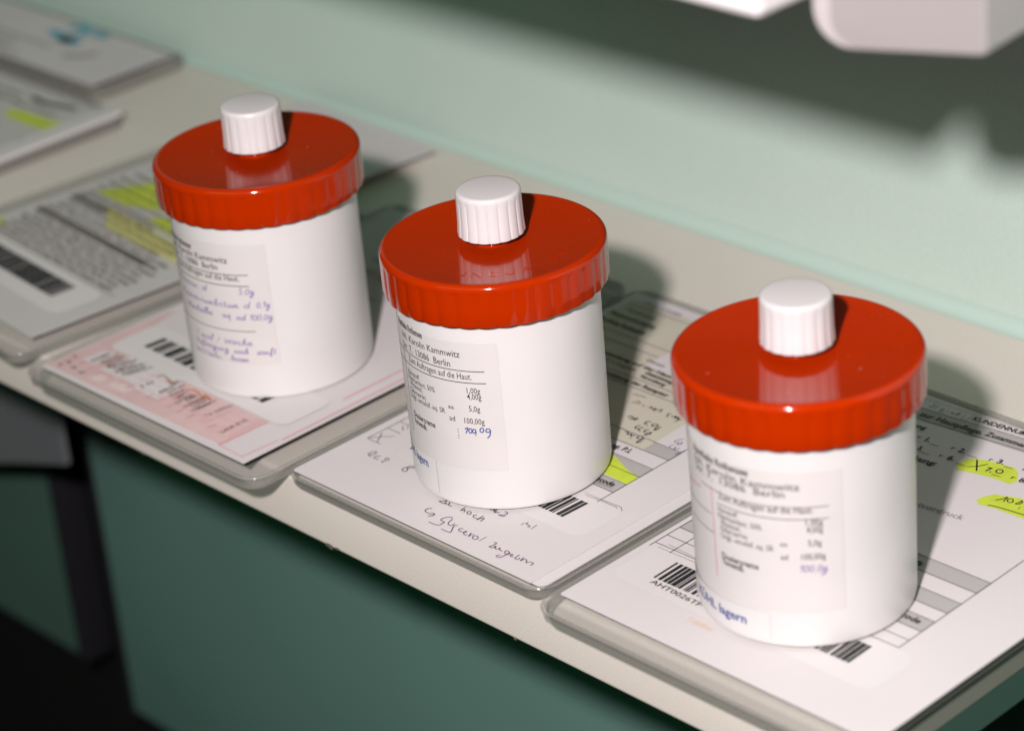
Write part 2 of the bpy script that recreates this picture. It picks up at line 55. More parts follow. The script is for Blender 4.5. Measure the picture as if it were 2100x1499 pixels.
M = dict(
    lid=mat('red_plastic', (.325, .0175, .0001), .09, .32, bump=4e-6, bscale=60),
    cap=mat('white_cap_plastic', (.53, .50, .505), .32, .5, bump=6e-6, bscale=300),
    jar=mat('white_jar_plastic', (.57, .545, .54), .28, .5, var=.015, vscale=40, sss=.15),
    label=mat('label_paper', (.525, .49, .483), .5, .3, var=.03, vscale=80),
    label2=mat('storage_label_film', (.55, .525, .52), .35, .4),
    paper=mat('white_paper', (0.516, 0.4784, 0.4824), .6, .25, var=.03, vscale=18, bump=2e-5, bscale=120),
    paperg=mat('grey_white_paper', (.44, .42, .405), .6, .2, var=.06, vscale=25),
    beige=mat('beige_paper', (0.448, 0.416, 0.344), .65, .2, var=.04, vscale=30),
    grey=mat('grey_form_print', (0.336, 0.316, 0.308), .6, .2),
    stick=mat('white_sticker', (.535, .502, .498), .4, .3),
    yellow=mat('yellow_highlighter', (0.44, 0.52, 0.048), .6, .2, var=.12, vscale=160),
    yellow2=mat('pale_yellow_marker', (0.496, 0.464, 0.176), .6, .2, var=.12, vscale=100),
    pink=mat('pink_print', (.52, .37, .365), .6, .2, var=.08, vscale=120),
    pinkd=mat('dark_pink_print', (.72, .30, .33), .6, .2),
    ink_k=mat('black_ink', (.012, .012, .013), .5, .3),
    ink_k3=mat('label_black_ink', (0.036, 0.032, 0.0304), .6, .2),
    ink_k2=mat('grey_black_ink', (0.104, 0.088, 0.072), .6, .2),
    ink_g=mat('grey_print', (0.216, 0.216, 0.208), .6, .2),
    ink_v=mat('violet_pen', (.22, .16, .32), .5, .3),
    ink_b=mat('dark_violet_pen', (.12, .055, .11), .5, .3),
    ink_bl=mat('blue_print', (0.056, 0.08, 0.24), .5, .3),
    ink_n=mat('brown_line_print', (0.176, 0.136, 0.08), .6, .2),
    ink_o=mat('orange_mark', (0.44, 0.176, 0.08), .6, .2), ink_o2=mat('faded_orange_print', (0.576, 0.448, 0.336), .6, .2),
    ink_r=mat('pink_rule', (0.576, 0.264, 0.304), .6, .2), ink_r2=mat('red_mark', (0.496, 0.2, 0.216), .6, .2),
    ink_c=mat('blue_stamp', (.13, .33, .41), .6, .2),
    clear=mat('clear_plastic', (0.688, 0.664, 0.616), .12, .5, trans=.72, ior=1.38, bump=3e-5, bscale=60),
    film=mat('clear_rim_plastic', (.27, .26, .235), .12, .7, alpha=.42),
    floorp=mat('tray_bottom_plastic', (.36, .35, .32), .2, .4, alpha=.2),
    shelf=mat('beige_laminate', (.56, .512, .46), .42, .35, var=.05, vscale=9, grain=.08, gscale=1500, bump=1.5e-5, bscale=1500),
    edge=mat('beige_edge_band', (.50, .46, .42), .4, .35, var=.05, vscale=12, grain=.07, gscale=1500),
    endg=mat('grey_green_end_band', (0.152, 0.16, 0.132), .5, .3),
    wall=mat('sage_wall_paint', (.415, .505, .445), .55, .25, var=.03, vscale=5, grain=.05, gscale=1200, bump=4e-5, bscale=200),
    cove=mat('mint_sealing_strip', (.365, .465, .41), .5, .3),
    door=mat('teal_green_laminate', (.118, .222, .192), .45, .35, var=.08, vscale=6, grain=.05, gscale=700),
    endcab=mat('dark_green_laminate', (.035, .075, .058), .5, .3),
    door_shade=mat('shade_darkened_teal_laminate', (.055, .105, .085), .5, .3, var=.08, vscale=6),  # darker copy of the teal laminate: light falloff at the left painted in
    band=mat('grey_violet_edge', (.013, .012, .015), .5, .3),
    dark=mat('dark_carcass', (.006, .006, .006), .9, .1),
    floor=mat('dark_floor', (.02, .014, .01), .7, .2, var=.3, vscale=4),
    greyp=mat('grey_card', (.12, .124, .132), .6, .2, var=.06, vscale=20),
    box=mat('white_box_plastic', (0.56, 0.528, 0.532), .45, .35, var=.02, vscale=20),
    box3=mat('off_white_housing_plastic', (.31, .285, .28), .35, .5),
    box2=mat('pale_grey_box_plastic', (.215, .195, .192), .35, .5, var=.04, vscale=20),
)
INK = dict(k3='ink_k3', k='ink_k', k2='ink_k2', g='ink_g', v='ink_v', b='ink_b', bl='ink_bl', n='ink_n', o='ink_o', o2='ink_o2', r='ink_r', r2='ink_r2', c='ink_c')
POLY = dict(y='yellow', y2='yellow2', p='pink', w='stick', w2='pinkw')
M['pinkw'] = mat('pale_pink_print', (.56, .45, .43), .6, .2)
def tag(o, label=None, cat=None, group=None, kind=None):
    for k, v_ in (('label', label), ('category', cat), ('group', group), ('kind', kind)):
        if v_: o[k] = v_
    return o
def empty(name, loc=(0, 0, 0), rz=0, parent=None):
    o = bpy.data.objects.new(name, None); o.empty_display_size = .02; COL.objects.link(o)
    o.location = [c * MM for c in loc]; o.rotation_euler = (0, 0, rz); o.parent = parent
    return o
def mesh(name, V, F, m, parent=None, smooth=False, scale=MM):
    me = bpy.data.meshes.new(name); me.from_pydata([(a * scale, b * scale, c * scale) for a, b, c in V], [], F); me.update()
    if isinstance(m, str): m = M[m]
    me.materials.append(m)
    if smooth: me.shade_smooth()
    o = bpy.data.objects.new(name, me); COL.objects.link(o); o.parent = parent
    return o
def sharp(o, deg=35):
    me = o.data; bm = bmesh.new(); bm.from_mesh(me)
    for e in bm.edges:
        if len(e.link_faces) == 2 and e.calc_face_angle(0) > math.radians(deg): e.smooth = False
    for f in bm.faces: f.smooth = True
    bm.to_mesh(me); bm.free()
def box(name, x0, x1, y0, y1, z0, z1, m, parent=None, bev=0, seg=3):
    bm = bmesh.new(); bmesh.ops.create_cube(bm, size=1)
    for v_ in bm.verts: v_.co = Vector(((x0 + x1) / 2 + v_.co.x * (x1 - x0), (y0 + y1) / 2 + v_.co.y * (y1 - y0), (z0 + z1) / 2 + v_.co.z * (z1 - z0))) * MM
    if bev: bmesh.ops.bevel(bm, geom=bm.edges[:] , offset=bev * MM, segments=seg, affect='EDGES', profile=.5)
    me = bpy.data.meshes.new(name); bm.to_mesh(me); bm.free(); me.materials.append(M[m] if isinstance(m, str) else m)
    if bev: me.shade_smooth()
    o = bpy.data.objects.new(name, me); COL.objects.link(o); o.parent = parent
    return o
def rrect(x0, x1, y0, y1, r, n=7):
    P = []
    for cx, cy, a0 in ((x1 - r, y1 - r, 0), (x0 + r, y1 - r, 90), (x0 + r, y0 + r, 180), (x1 - r, y0 + r, 270)):
        for k in range(n + 1):
            a = math.radians(a0 + 90 * k / n); P.append((cx + r * math.cos(a), cy + r * math.sin(a)))
    return P
def slab(name, P, z0, z1, m, parent=None):
    n = len(P); V = [(x, y, z0) for x, y in P] + [(x, y, z1) for x, y in P]
    F = [list(range(n))[::-1], list(range(n, 2 * n))] + [[i, (i + 1) % n, n + (i + 1) % n, n + i] for i in range(n)]
    return mesh(name, V, F, m, parent)
def flat(name, P, z, m, parent=None):
    return mesh(name, [(x, y, z) for x, y in P], [list(range(len(P)))], m, parent)
def sweep(name, P, prof, m, parent=None):
    """sweep a small (outward, z) profile round the closed outline P"""
    n = len(P); k = len(prof); V = []
    for i in range(n):
        a = Vector(P[i - 1]); b = Vector(P[i]); c = Vector(P[(i + 1) % n])
        t = (c - a).normalized(); nn = Vector((t.y, -t.x))
        for u, z in prof: V.append((b.x + nn.x * u, b.y + nn.y * u, z))
    F = [[i * k + j, i * k + (j + 1) % k, ((i + 1) % n) * k + (j + 1) % k, ((i + 1) % n) * k + j] for i in range(n) for j in range(k)]
    return mesh(name, V, F, m, parent, smooth=False)
# ---- printed lettering and pen strokes as flat geometry
def smooth_pts(P, closed):
    P = [Vector(p) for p in P]
    if len(P) < 3: return P
    n = len(P); out = []
    for i in range(n if closed else n - 1):
        if closed: a, b, c, d = P[i - 1], P[i], P[(i + 1) % n], P[(i + 2) % n]
        else: a, b, c, d = P[max(i - 1, 0)], P[i], P[i + 1], P[min(i + 2, n - 1)]
        for k in range(5):
            t = k / 5; out.append(.5 * ((2 * b) + (c - a) * t + (2 * a - 5 * b + 4 * c - d) * t * t + (3 * b - a - 3 * c + d) * t ** 3))
    if not closed: out.append(P[-1])
    return out
def ribbon(P, wd, closed=False, smooth=True):
    if smooth: P = smooth_pts(P, closed)
    else: P = [Vector(p) for p in P]
    V = []; F = []; n = len(P)
    for i in range(n):
        if closed: t = P[(i + 1) % n] - P[i - 1]
        else: t = P[min(i + 1, n - 1)] - P[max(i - 1, 0)]
        if t.length < 1e-6: t = Vector((1, 0))
        t = t.normalized(); nn = Vector((-t.y, t.x)); h = wd / 2 * (1 if closed or 0 < i < n - 1 else .6)
        V += [P[i] + nn * h, P[i] - nn * h]
    for i in range(n if closed else n - 1):
        j = (i + 1) % n; F.append([2 * i, 2 * i + 1, 2 * j + 1, 2 * j])
    return V, F
_tc = {}
def glyphs(s, bold=0.0):
    """triangles of a line of type, unit cap height, origin at the left end of the baseline"""
    if (s, bold) in _tc: return _tc[(s, bold)]
    cu = bpy.data.curves.new('t', 'FONT'); cu.body = s; cu.size = 1.0; cu.resolution_u = 2; cu.fill_mode = 'FRONT'
    cu.offset = .026 if bold else .006
    o = bpy.data.objects.new('t', cu); COL.objects.link(o); dg = bpy.context.evaluated_depsgraph_get(); dg.update()
    me = bpy.data.meshes.new_from_object(o.evaluated_get(dg)); bpy.data.objects.remove(o)
    V = [(v_.co.x, v_.co.y) for v_ in me.vertices]; F = [list(p.vertices) for p in me.polygons]; bpy.data.meshes.remove(me)
    if not V: return [], [], 1
    x0 = min(p[0] for p in V); x1 = max(p[0] for p in V); k = 1 / .70
    V = [((x - x0) * k, y * k) for x, y in V]
    _tc[(s, bold)] = (V, F, (x1 - x0) * k); return _tc[(s, bold)]
# single-stroke cursive letters (unit x-height, advance)
HF = {
 'a': ([[(.7,.8),(.4,1),(.1,.6),(.25,.1),(.6,.3),(.7,.9),(.72,.2),(.95,.15)]], .95), 'b': ([[(.1,.3),(.4,1.6),(.3,1.9),(.15,1.4),(.15,.2),(.5,.05),(.7,.5),(.4,.8),(.25,.6)]], .85),
 'c': ([[(.65,.8),(.4,1),(.1,.5),(.35,.05),(.75,.25)]], .75), 'd': ([[(.6,.8),(.3,.95),(.08,.45),(.3,.05),(.6,.5),(.8,1.9),(.7,.3),(.9,.1)]], .95), 'e': ([[(.1,.45),(.5,.6),(.45,1),(.15,.8),(.15,.2),(.45,.02),(.75,.3)]], .72),
 'f': ([[(.1,.2),(.5,1.6),(.4,1.9),(.25,1.2),(.2,-.7),(.45,-.2),(.2,.2),(.65,.4)]], .6), 'g': ([[(.65,.85),(.3,1),(.1,.5),(.35,.1),(.65,.8),(.6,-.5),(.35,-.9),(.1,-.6),(.9,.2)]], .9),
 'h': ([[(.1,.2),(.4,1.7),(.25,1.9),(.15,0),(.35,.8),(.6,.8),(.65,.1),(.85,.1)]], .85), 'i': ([[(.1,.5),(.3,1),(.28,.15),(.5,.1)], [(.35,1.4),(.4,1.5)]], .5), 'k': ([[(.1,.2),(.35,1.8),(.15,0)], [(.6,1),(.2,.5),(.7,.05)]], .75),
 'l': ([[(.05,.2),(.45,1.6),(.3,1.9),(.2,.3),(.45,.05)]], .5), 'm': ([[(.05,.8),(.15,0),(.35,.9),(.5,.1),(.7,.9),(.85,.1),(1.1,.1)]], 1.1), 'n': ([[(.05,.8),(.15,0),(.4,.9),(.6,.15),(.85,.1)]], .85), 'o': ([[(.4,1),(.1,.6),(.3,.05),(.65,.4),(.4,.98),(.9,.8)]], .85),
 'p': ([[(.1,.9),(.15,-.9)], [(.15,.4),(.4,1),(.65,.5),(.25,.1)]], .8), 'q': ([[(.65,.9),(.3,1),(.1,.5),(.4,.1),(.65,.9),(.65,-.9),(.8,-.6)]], .85), 'r': ([[(.05,.8),(.15,.05),(.35,.85),(.65,.8)]], .6), 's': ([[(.6,.9),(.25,.9),(.3,.55),(.6,.3),(.4,.02),(.1,.1)]], .65),
 't': ([[(.35,1.6),(.3,.2),(.55,.05)], [(.1,1.05),(.6,1.1)]], .6), 'u': ([[(.1,.95),(.12,.2),(.4,.1),(.65,.95),(.65,.1),(.9,.1)]], .92), 'w': ([[(.1,.95),(.2,.1),(.5,.8),(.65,.1),(.95,1)]], 1.0), 'z': ([[(.1,.9),(.6,.9),(.15,.1),(.7,.1)]], .75),
 'A': ([[(.05,0),(.5,1.8),(.8,0)], [(.2,.6),(.75,.6)]], .95), 'P': ([[(.2,0),(.25,1.8),(.8,1.6),(.7,1),(.25,.9)]], .85), 'W': ([[(.1,1.7),(.25,.1),(.6,1.2),(.8,.1),(1.15,1.7)]], 1.2),
 '0': ([[(.4,1.6),(.1,.9),(.3,.05),(.7,.5),(.6,1.4),(.4,1.6)]], .8), '1': ([[(.1,1.1),(.45,1.7),(.35,0)]], .6), '5': ([[(.75,1.7),(.3,1.6),(.25,1),(.65,.8),(.5,.1),(.1,.1)]], .85), '2': ([[(.1,1.4),(.5,1.6),(.5,1),(.1,.05),(.75,.1)]], .85),
 ',': ([[(.25,.15),(.1,-.3)]], .35), '/': ([[(.1,-.1),(.6,1.7)]], .8), ' ': ([], .6), 'H': ([[(.1,0),(.2,1.7)], [(.7,0),(.8,1.7)], [(.15,.8),(.75,.9)]], .95) }
def hand(s):
    x = 0; out = []
    for ch in s:
        st, adv = HF.get(ch, HF['e'])
        for p in st: out.append([(x + a + .12 * b + random.uniform(-.03, .03), b * (1 + random.uniform(-.06, .06))) for a, b in p])
        x += adv
    return out, x
class Print:
    """collects flat print per colour, placed through a mapping (u,v)->(x,y,z) in mm; built as one mesh per colour"""
    def __init__(s): s.d = {}
    def add(s, V, F, key, fn):
        Vs, Fs = s.d.setdefault(key, ([], [])); b = len(Vs); Vs += [fn(*p) for p in V]; Fs += [[b + i for i in f] for f in F]
    def build(s, parent, names):
        for key, (V, F) in s.d.items(): mesh(names.get(key, 'printed_text'), V, F, INK[key], parent)['kind'] = 'stuff'
NM = dict(k3='printed_text', v='pen_writing', b='pen_writing', o='orange_mark', o2='faded_print', c='blue_stamp', bl='blue_lettering', n='brown_print', r='pink_rule', r2='red_mark', k='printed_text', k2='grey_print', g='grey_lettering')
def print_doc(d, z, parent, off=(0, 0)):
    pr = Print()
    for i, (P, c) in enumerate(d['poly']):
        flat({'y': 'highlighter_mark', 'y2': 'highlighter_mark', 'p': 'pink_field', 'w': 'form_box', 'w2': 'form_box'}[c], P, z + .05 + .012 * i, POLY[c], parent)
    for s, x, y, a, wd, h, c, b in d['text']:
        V, F, L = glyphs(s, b); ca, sa = math.cos(math.radians(a)), math.sin(math.radians(a)); k = wd / L
        pr.add(V, F, c, lambda u, v_, x=x, y=y, ca=ca, sa=sa, k=k, h=h: (x + u * k * ca - v_ * h * sa, y + u * k * sa + v_ * h * ca, z + .26))
    for P, c, wd in d['line']:
        V, F = ribbon(P, wd * 1.3, smooth=False); pr.add(V, F, c, lambda u, v_: (u, v_, z + .22))
    for P, c, wd, cl in d['ink']:
        V, F = ribbon(P, wd * (.92 if c == 'b' else 1), bool(cl)); pr.add(V, F, c, lambda u, v_: (u, v_, z + .30))
    return pr
def lines(pr, L, z, key='k', wd=.3):
    wd *= 1.3
    for a, b in L:
        V, F = ribbon([a, b], wd, smooth=False); pr.add(V, F, key, lambda u, v_: (u, v_, z + .2))
def typ(pr, s, x, y, h, z, key='k', width=None, a=0, b=0):
    V, F, L = glyphs(s, b); k = (width / L) if width else h * .95; ca, sa = math.cos(math.radians(a)), math.sin(math.radians(a))
    pr.add(V, F, key, lambda u, v_: (x + u * k * ca - v_ * h * sa, y + u * k * sa + v_ * h * ca, z + .26))
    return L * k
def barcode(parent, p0, p1, q0, z, seed=1, bw=1.5, dens=.5):
    """bars between corner p0 (start, near) and p1 (end, near); q0 = start, far"""
    R = random.Random(seed); p0, p1, q0 = Vector(p0), Vector(p1), Vector(q0); ax = (p1 - p0); L = ax.length; ax = ax / L; up = q0 - p0
    x = 0; V = []; F = []
    while x < L:
        wd = min(R.choice((.35, .6, .9, 1.05, 1.4)) * bw, L - x)
        a = p0 + ax * x; b = p0 + ax * (x + wd); k = len(V); V += [(*a, z), (*b, z), (*(b + up), z), (*(a + up), z)]; F.append([k, k + 1, k + 2, k + 3])
        x += wd + R.choice((.35, .35, .7, 1.05)) * dens * 2
    o = mesh('barcode', V, F, 'ink_k', parent); o['kind'] = 'stuff'; return o
# ---------------------------------------------------------------- setting
tag(box('wall', -1600, 1200, 225.5, 260, -900, 1400, 'wall'), kind='structure')
tag(box('floor', -2000, 1800, -1800, 260, -930, -900, 'floor'), kind='structure')
# work shelf
sh = empty('work_shelf', (0, 0, 0)); tag(sh, 'long beige laminate shelf along the green wall carrying the jars and plastic trays', 'shelf')
def shelf_prof():
    r = 2.0; P = [(225.4, 0), (r, 0)]
    for k in range(1, 7): a = math.radians(90 + 15 * k); P.append((r + r * math.cos(a), -r + r * math.sin(a)))
    P += [(0, -20.6)]
    for k in range(1, 7): a = math.radians(180 + 15 * k); P.append((r + r * math.cos(a), -20.6 + r * math.sin(a)))
    P += [(225.4, -22.6)]; return P
pf = shelf_prof(); n = len(pf)
V = [(-1300, y, z) for y, z in pf] + [(190, y, z) for y, z in pf]
F = [[i, (i + 1) % n, n + (i + 1) % n, n + i] for i in range(n)] + [list(range(n)), list(range(n, 2 * n))[::-1]]
o = mesh('board', V, F, 'shelf', sh); sharp(o, 25)
box('end_band', 190.2, 191.4, .4, 225, -11, -.3, 'endg', sh); box('end_band', 190.2, 191.0, .4, 225, -22.4, -11.2, 'endcab', sh)
# worn chips on the lower front edge
R = random.Random(5)
V = []; F = []
for cx, cz, rr in ((-37, -21.6, 1.6), (-33, -21.2, 1.0), (-140, -21.8, .8), (52, -21.7, .7)):
    b = len(V); V.append((cx, -.06, cz)); m_ = 9
    for k in range(m_): a = 6.283 * k / m_; q = rr * R.uniform(.5, 1.1); V.append((cx + q * math.cos(a) * 1.3, -.06, min(-20.7, cz + q * math.sin(a) * .8)))
    F += [[b, b + 1 + k, b + 1 + (k + 1) % m_] for k in range(m_)]
mesh('chipped_spot', V, F, 'ink_k2', sh)['kind'] = 'stuff'
# mint coloured cove strip between shelf and wall
P = [(221.1, .05), (225.4, .05), (225.4, 9)]
for k in range(1, 8): a = math.radians(180 + 90 * k / 8); P.append((225.4 + 4.3 * math.cos(a) - 0 + 0 , 9 + 8.9 * math.sin(a)))
P = [(225.4, .05), (225.4, 6)] + [(221.1 + 4.3 * math.sin(math.radians(t)), .05 + 5.9 * (1 - math.cos(math.radians(t)))) for t in (75, 60, 45, 30, 15, 0)]
n = len(P); V = [(-1300, y, z) for y, z in P] + [(190, y, z) for y, z in P]
o = mesh('sealing_strip', V, [[i, (i + 1) % n, n + (i + 1) % n, n + i] for i in range(n)] + [list(range(n)), list(range(n, 2 * n))[::-1]], 'cove'); sharp(o, 40)
tag(o, 'mint green sealing strip where the shelf meets the wall', 'sealing strip')
# cupboards under the shelf
def cupboard(name, x0, x1, z0, label):
    e = empty(name, (0, 0, 0)); tag(e, label, 'cupboard', 'green cupboards under the shelf')
    box('door', x0 + (6 if x1 > 0 else 0), x1 - (0 if x1 > 0 else 6), 150, 168, z0 + 3, -30, 'door' if x1 > 0 else 'door_shade', e, .8)
    xe = (x0, x0 + 5.9) if x1 > 0 else (x1 - 5.9, x1)
    box('edge_band', xe[0], xe[1], 149.4, 168, z0, -30, 'band', e, .6)
    box('edge_band', x0 + 6, x1 - 6, 150.6, 168, z0, z0 + 2.9, 'band', e, .6)
    return e
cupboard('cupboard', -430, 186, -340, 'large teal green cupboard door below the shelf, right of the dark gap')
cupboard('cupboard', -1300, -462, -324, 'small teal green cupboard door, light falloff painted into its colour, left of the black gap, bottom left corner')
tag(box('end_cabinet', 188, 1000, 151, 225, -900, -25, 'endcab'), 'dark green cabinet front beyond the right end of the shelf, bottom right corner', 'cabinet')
tag(box('plinth', -1300, 187, 176, 225, -900, -22.8, 'dark'), 'black recess and plinth behind the green cupboard doors', 'plinth')
# grey card hanging under the shelf in front of the left cupboard
V = []; F = []; nx, nz = 12, 6
for i in range(nx + 1):
    for j in range(nz + 1):
        u = i / nx; t = j / nz; x = -510 + 146 * u; zt = -50; zb = -199 + 50 * u
        V.append((x, 100 + 3 * math.sin(u * 3), zb + (zt - zb) * t))
F = [[i * (nz + 1) + j, (i + 1) * (nz + 1) + j, (i + 1) * (nz + 1) + j + 1, i * (nz + 1) + j + 1] for i in range(nx) for j in range(nz)]
nV = len(V); V += [(x, y + 2.5, z) for x, y, z in V]; F += [[nV + i for i in f][::-1] for f in F]
def rim(a, b): return [a, b, nV + b, nV + a]
F += [rim(i * (nz + 1), (i + 1) * (nz + 1)) for i in range(nx)] + [rim(nx * (nz + 1) + j, nx * (nz + 1) + j + 1) for j in range(nz)] + [rim(nz + i * (nz + 1) , nz + (i + 1) * (nz + 1)) for i in range(nx)] + [rim(j, j + 1) for j in range(nz)]
o = mesh('hanging_card', V, F, 'greyp'); sharp(o, 50); tag(o, 'grey card hanging below the shelf at the left edge', 'card')
# white boxes hanging over the shelf
e = empty('wall_box', (182.8, -20, 212.7)); tag(e, 'white box hanging above the shelf, cut by the top edge left of the grey box', 'box', 'boxes above the shelf')
o = box('housing', -300, 0, 0, 245, 0, 230, 'box', e, 2.5, 4)
b2 = empty('wall_box', (191.6, 3.3, 200), math.radians(25.8)); tag(b2, 'pale grey box with a rounded lower corner at the top right', 'box', 'boxes above the shelf')
def rbox(name, w_, h_, d_, r, m, parent, bev=3.0, skew=.366):
    """box with a large rounded lower left corner (front view) and a softened front rim"""
    P = [];
    for k in range(10): a = math.radians(180 + 10 * k); P.append((r + r * math.cos(a), r + r * math.sin(a)))
    for k in range(4): a = math.radians(270 + 30 * k); P.append((w_ - 1.2 + 1.2 * math.cos(a), 1.2 + 1.2 * math.sin(a)))
    P += [(w_, h_), (0, h_)]
    n = len(P); V = []; rings = []
    def inset(q):
        cx, cz = w_ / 2, h_ / 2
        return [(cx + (x - cx) * (1 - 2 * q / w_), cz + (z - cz) * (1 - 2 * q / h_)) for x, z in P]
    for q, y in [(bev, 0)] + [(bev * (1 - math.sin(math.radians(t))), bev * (1 - math.cos(math.radians(t)))) for t in (15, 30, 45, 60, 75, 90)] + [(0, d_)]:
        V += [(x + skew * max(y, 0), y, z) for x, z in inset(q)]
    k = len(V) // n; F = [[a * n + i, a * n + (i + 1) % n, (a + 1) * n + (i + 1) % n, (a + 1) * n + i] for a in range(k - 1) for i in range(n)] + [list(range(n))[::-1], list(range((k - 1) * n, k * n))]
    o = mesh(name, V, F, m, parent); sharp(o, 40); return o
rbox('housing', 41.5, 200, 205, 10, 'box3', b2, 1.0).location = (-10 * MM, 0, 0)
rbox('front_panel', 36.4, 197, .3, 8, 'box2', b2, .1, 0).location = (-5.4 * MM, -.2 * MM, .5 * MM)
rbox('top_cover', 46, 12, 205, 3, 'box', b2, 1).location = (-11.5 * MM, -3 * MM, 200.2 * MM)
# ---------------------------------------------------------------- plastic trays with prescriptions
def tray(label, x0, x1, y0, y1, zt=4.6, r=6, rz=0, pivot=None, inner=.9):
    e = empty('plastic_tray', (0, 0, 0)); tag(e, label, 'tray', 'clear plastic trays along the shelf')
    P = rrect(x0, x1, y0, y1, r)
    slab('tray_bottom', rrect(x0 + .4, x1 - .4, y0 + .4, y1 - .4, r - .4), .25, .75, 'floorp', e)
    prof = [(-inner, .8), (0, .8), (.3, zt * .5), (.5, zt - .5), (.9, zt - .1), (.7, zt + .45), (.1, zt + .6), (-.5, zt + .35), (-inner + .1, zt - .2), (-inner + .05, zt * .5)]
    o = sweep('rim', P, prof, 'film', e); sharp(o, 60)
    return e
def sheet(x0, x1, y0, y1, z, parent, m='paper', name='paper', t=.35, r=.6):
    return slab(name, rrect(x0, x1, y0, y1, r, 2), z - t, z, m, parent)
def place_rot(e, deg, px, py):
    a = math.radians(deg); e.rotation_euler = (0, 0, a)
    e.location = ((px - (px * math.cos(a) - py * math.sin(a))) * MM, (py - (px * math.sin(a) + py * math.cos(a))) * MM, 0)
ROWS2 = [52.0, 58.2, 64.2, 70.7, 77.9, 84.2]
# tray 1 (pink prescription)
t1 = tray('clear tray with the pink prescription under the leftmost jar, front edge over the shelf', -184.5, -52.6, -16.5, 164, 4.6, 7)
p = sheet(-181.4, -64.7, -10.2, 160, 5.0, t1, 'paper')
sheet(-176, -70, -3, 155, 4.5, t1, 'paperg', 'paper_stack', 3.2)
pr = print_doc(DOCS['d1'], 5.0, p)
flat('sticker', rrect(-174, -73, 14.2, 36.5, 4, 4), 5.28, 'stick', p)
barcode(p, (-163, 22.3), (-92.5, 20.9), (-162.2, 31.0), 5.33, 11, 2.6, .8)
lines(pr, [((-178.6, 60), (-178.0, 150)), ((-66.5, 8), (-66.5, 150)), ((-72, 40), (-72, 150)), ((-176, 112), (-70, 112))], 5.0, 'r', .9)
for k in range(9): typ(pr, random.choice(['Rp. (Bitte Leerraeume durchstreichen)', 'Gebuehr frei', 'noctu / sonstige', 'Unfalltag Betriebsnummer']), -150, 66 + 8 * k, 2, 5.0, 'k2')
for k in range(8): typ(pr, random.choice(['Mustermann Max', 'Hauptstr. 12 a', '13086 Berlin', '108018347 M499', '0000 12.03.61', 'Status 1000 1']), -164.5 + 2.25 * k, 4.2, 1.25, 5.16, 'k2', random.uniform(6.5, 9.5), a=90, b=1)
for k in range(9): typ(pr, random.choice(['Fachaerztin', 'Dermatologie', 'Allergologie', '13086 Berlin', 'Tel. 0309251', 'LANR 812']), -128 + 2.6 * k, random.uniform(3.5, 5), 1.2, 5.1, 'k2', random.uniform(5, 7.5), a=90, b=1)
for k in range(7): lines(pr, [((-170 + 14.5 * k, -2.2), (-170 + 14.5 * k, 13.5))], 5.06, 'r', .25)
lines(pr, [((-178, 2.2), (-84, 1.6)), ((-178, 6.4), (-84, 5.8)), ((-150, 10.2), (-84, 9.8))], 5.06, 'r', .25)
for k in range(16): typ(pr, random.choice(['Gebuehr', 'noctu', 'Hilfs', 'Impf', 'Bedarf', 'Begr', 'Zuzahl']), -176 + 5.9 * k, -2.0, 1.0, 5.1, 'r', 3.2, a=90)
pr.build(p, NM)
# tray 2
t2 = tray('clear tray with handwritten note and beige prescription under the middle jar', -50.4, 70.2, -4.6, 166, 4.2, 7)
p = sheet(-48.6, 64.2, -2.2, 163, 4.5, t2)
sheet(60, 68.6, -1.6, 162, 4.05, t2, 'stick', 'paper_margin', .3)
sheet(-45, 61, 2, 158, 3.7, t2, 'paperg', 'paper_stack', 3)
pr = print_doc(DOCS['d2'], 4.5, p)
for y0, y1 in ((52.0, 58.2), (64.2, 70.7), (77.9, 84.2)): flat('grey_form_row', [(-44.7, y0), (46.4, y0), (46.4, y1), (-44.7, y1)], 4.52, 'grey', p)
lines(pr, [((46.4, 44.6), (46.0, 112)), ((-44.7, 27.3), (-44.7, 84.2))] + [((-44.7, y), (46.3, y)) for y in ROWS2] + [((-44.7, y), (-38, y)) for y in (27.3, 36.3, 42)], 4.5)
b = flat('beige_recipe', [(-46, 77.3), (34.6, 77.5), (33.4, 104), (32.8, 158), (-46, 158)], 4.58, 'beige', p)
flat('white_patch', rrect(-6, 32.5, 122, 138, 2, 3), 4.62, 'paper', p)
flat('sticker', rrect(-30, 57.5, 25.2, 46.5, 5, 5), 4.54, 'stick', p)
barcode(p, (-28, 31.3), (44.3, 31.2), (-27.4, 42.4), 4.66, 3)
lines(pr, [((-45, 129), (-6.5, 129)), ((-45, 107.1), (32, 108)), ((-45, 112.2), (32, 113.4)), ((-45, 134.5), (32, 134.6)), ((-45, 154), (-10, 154.4))], 4.6, 'k', .35)
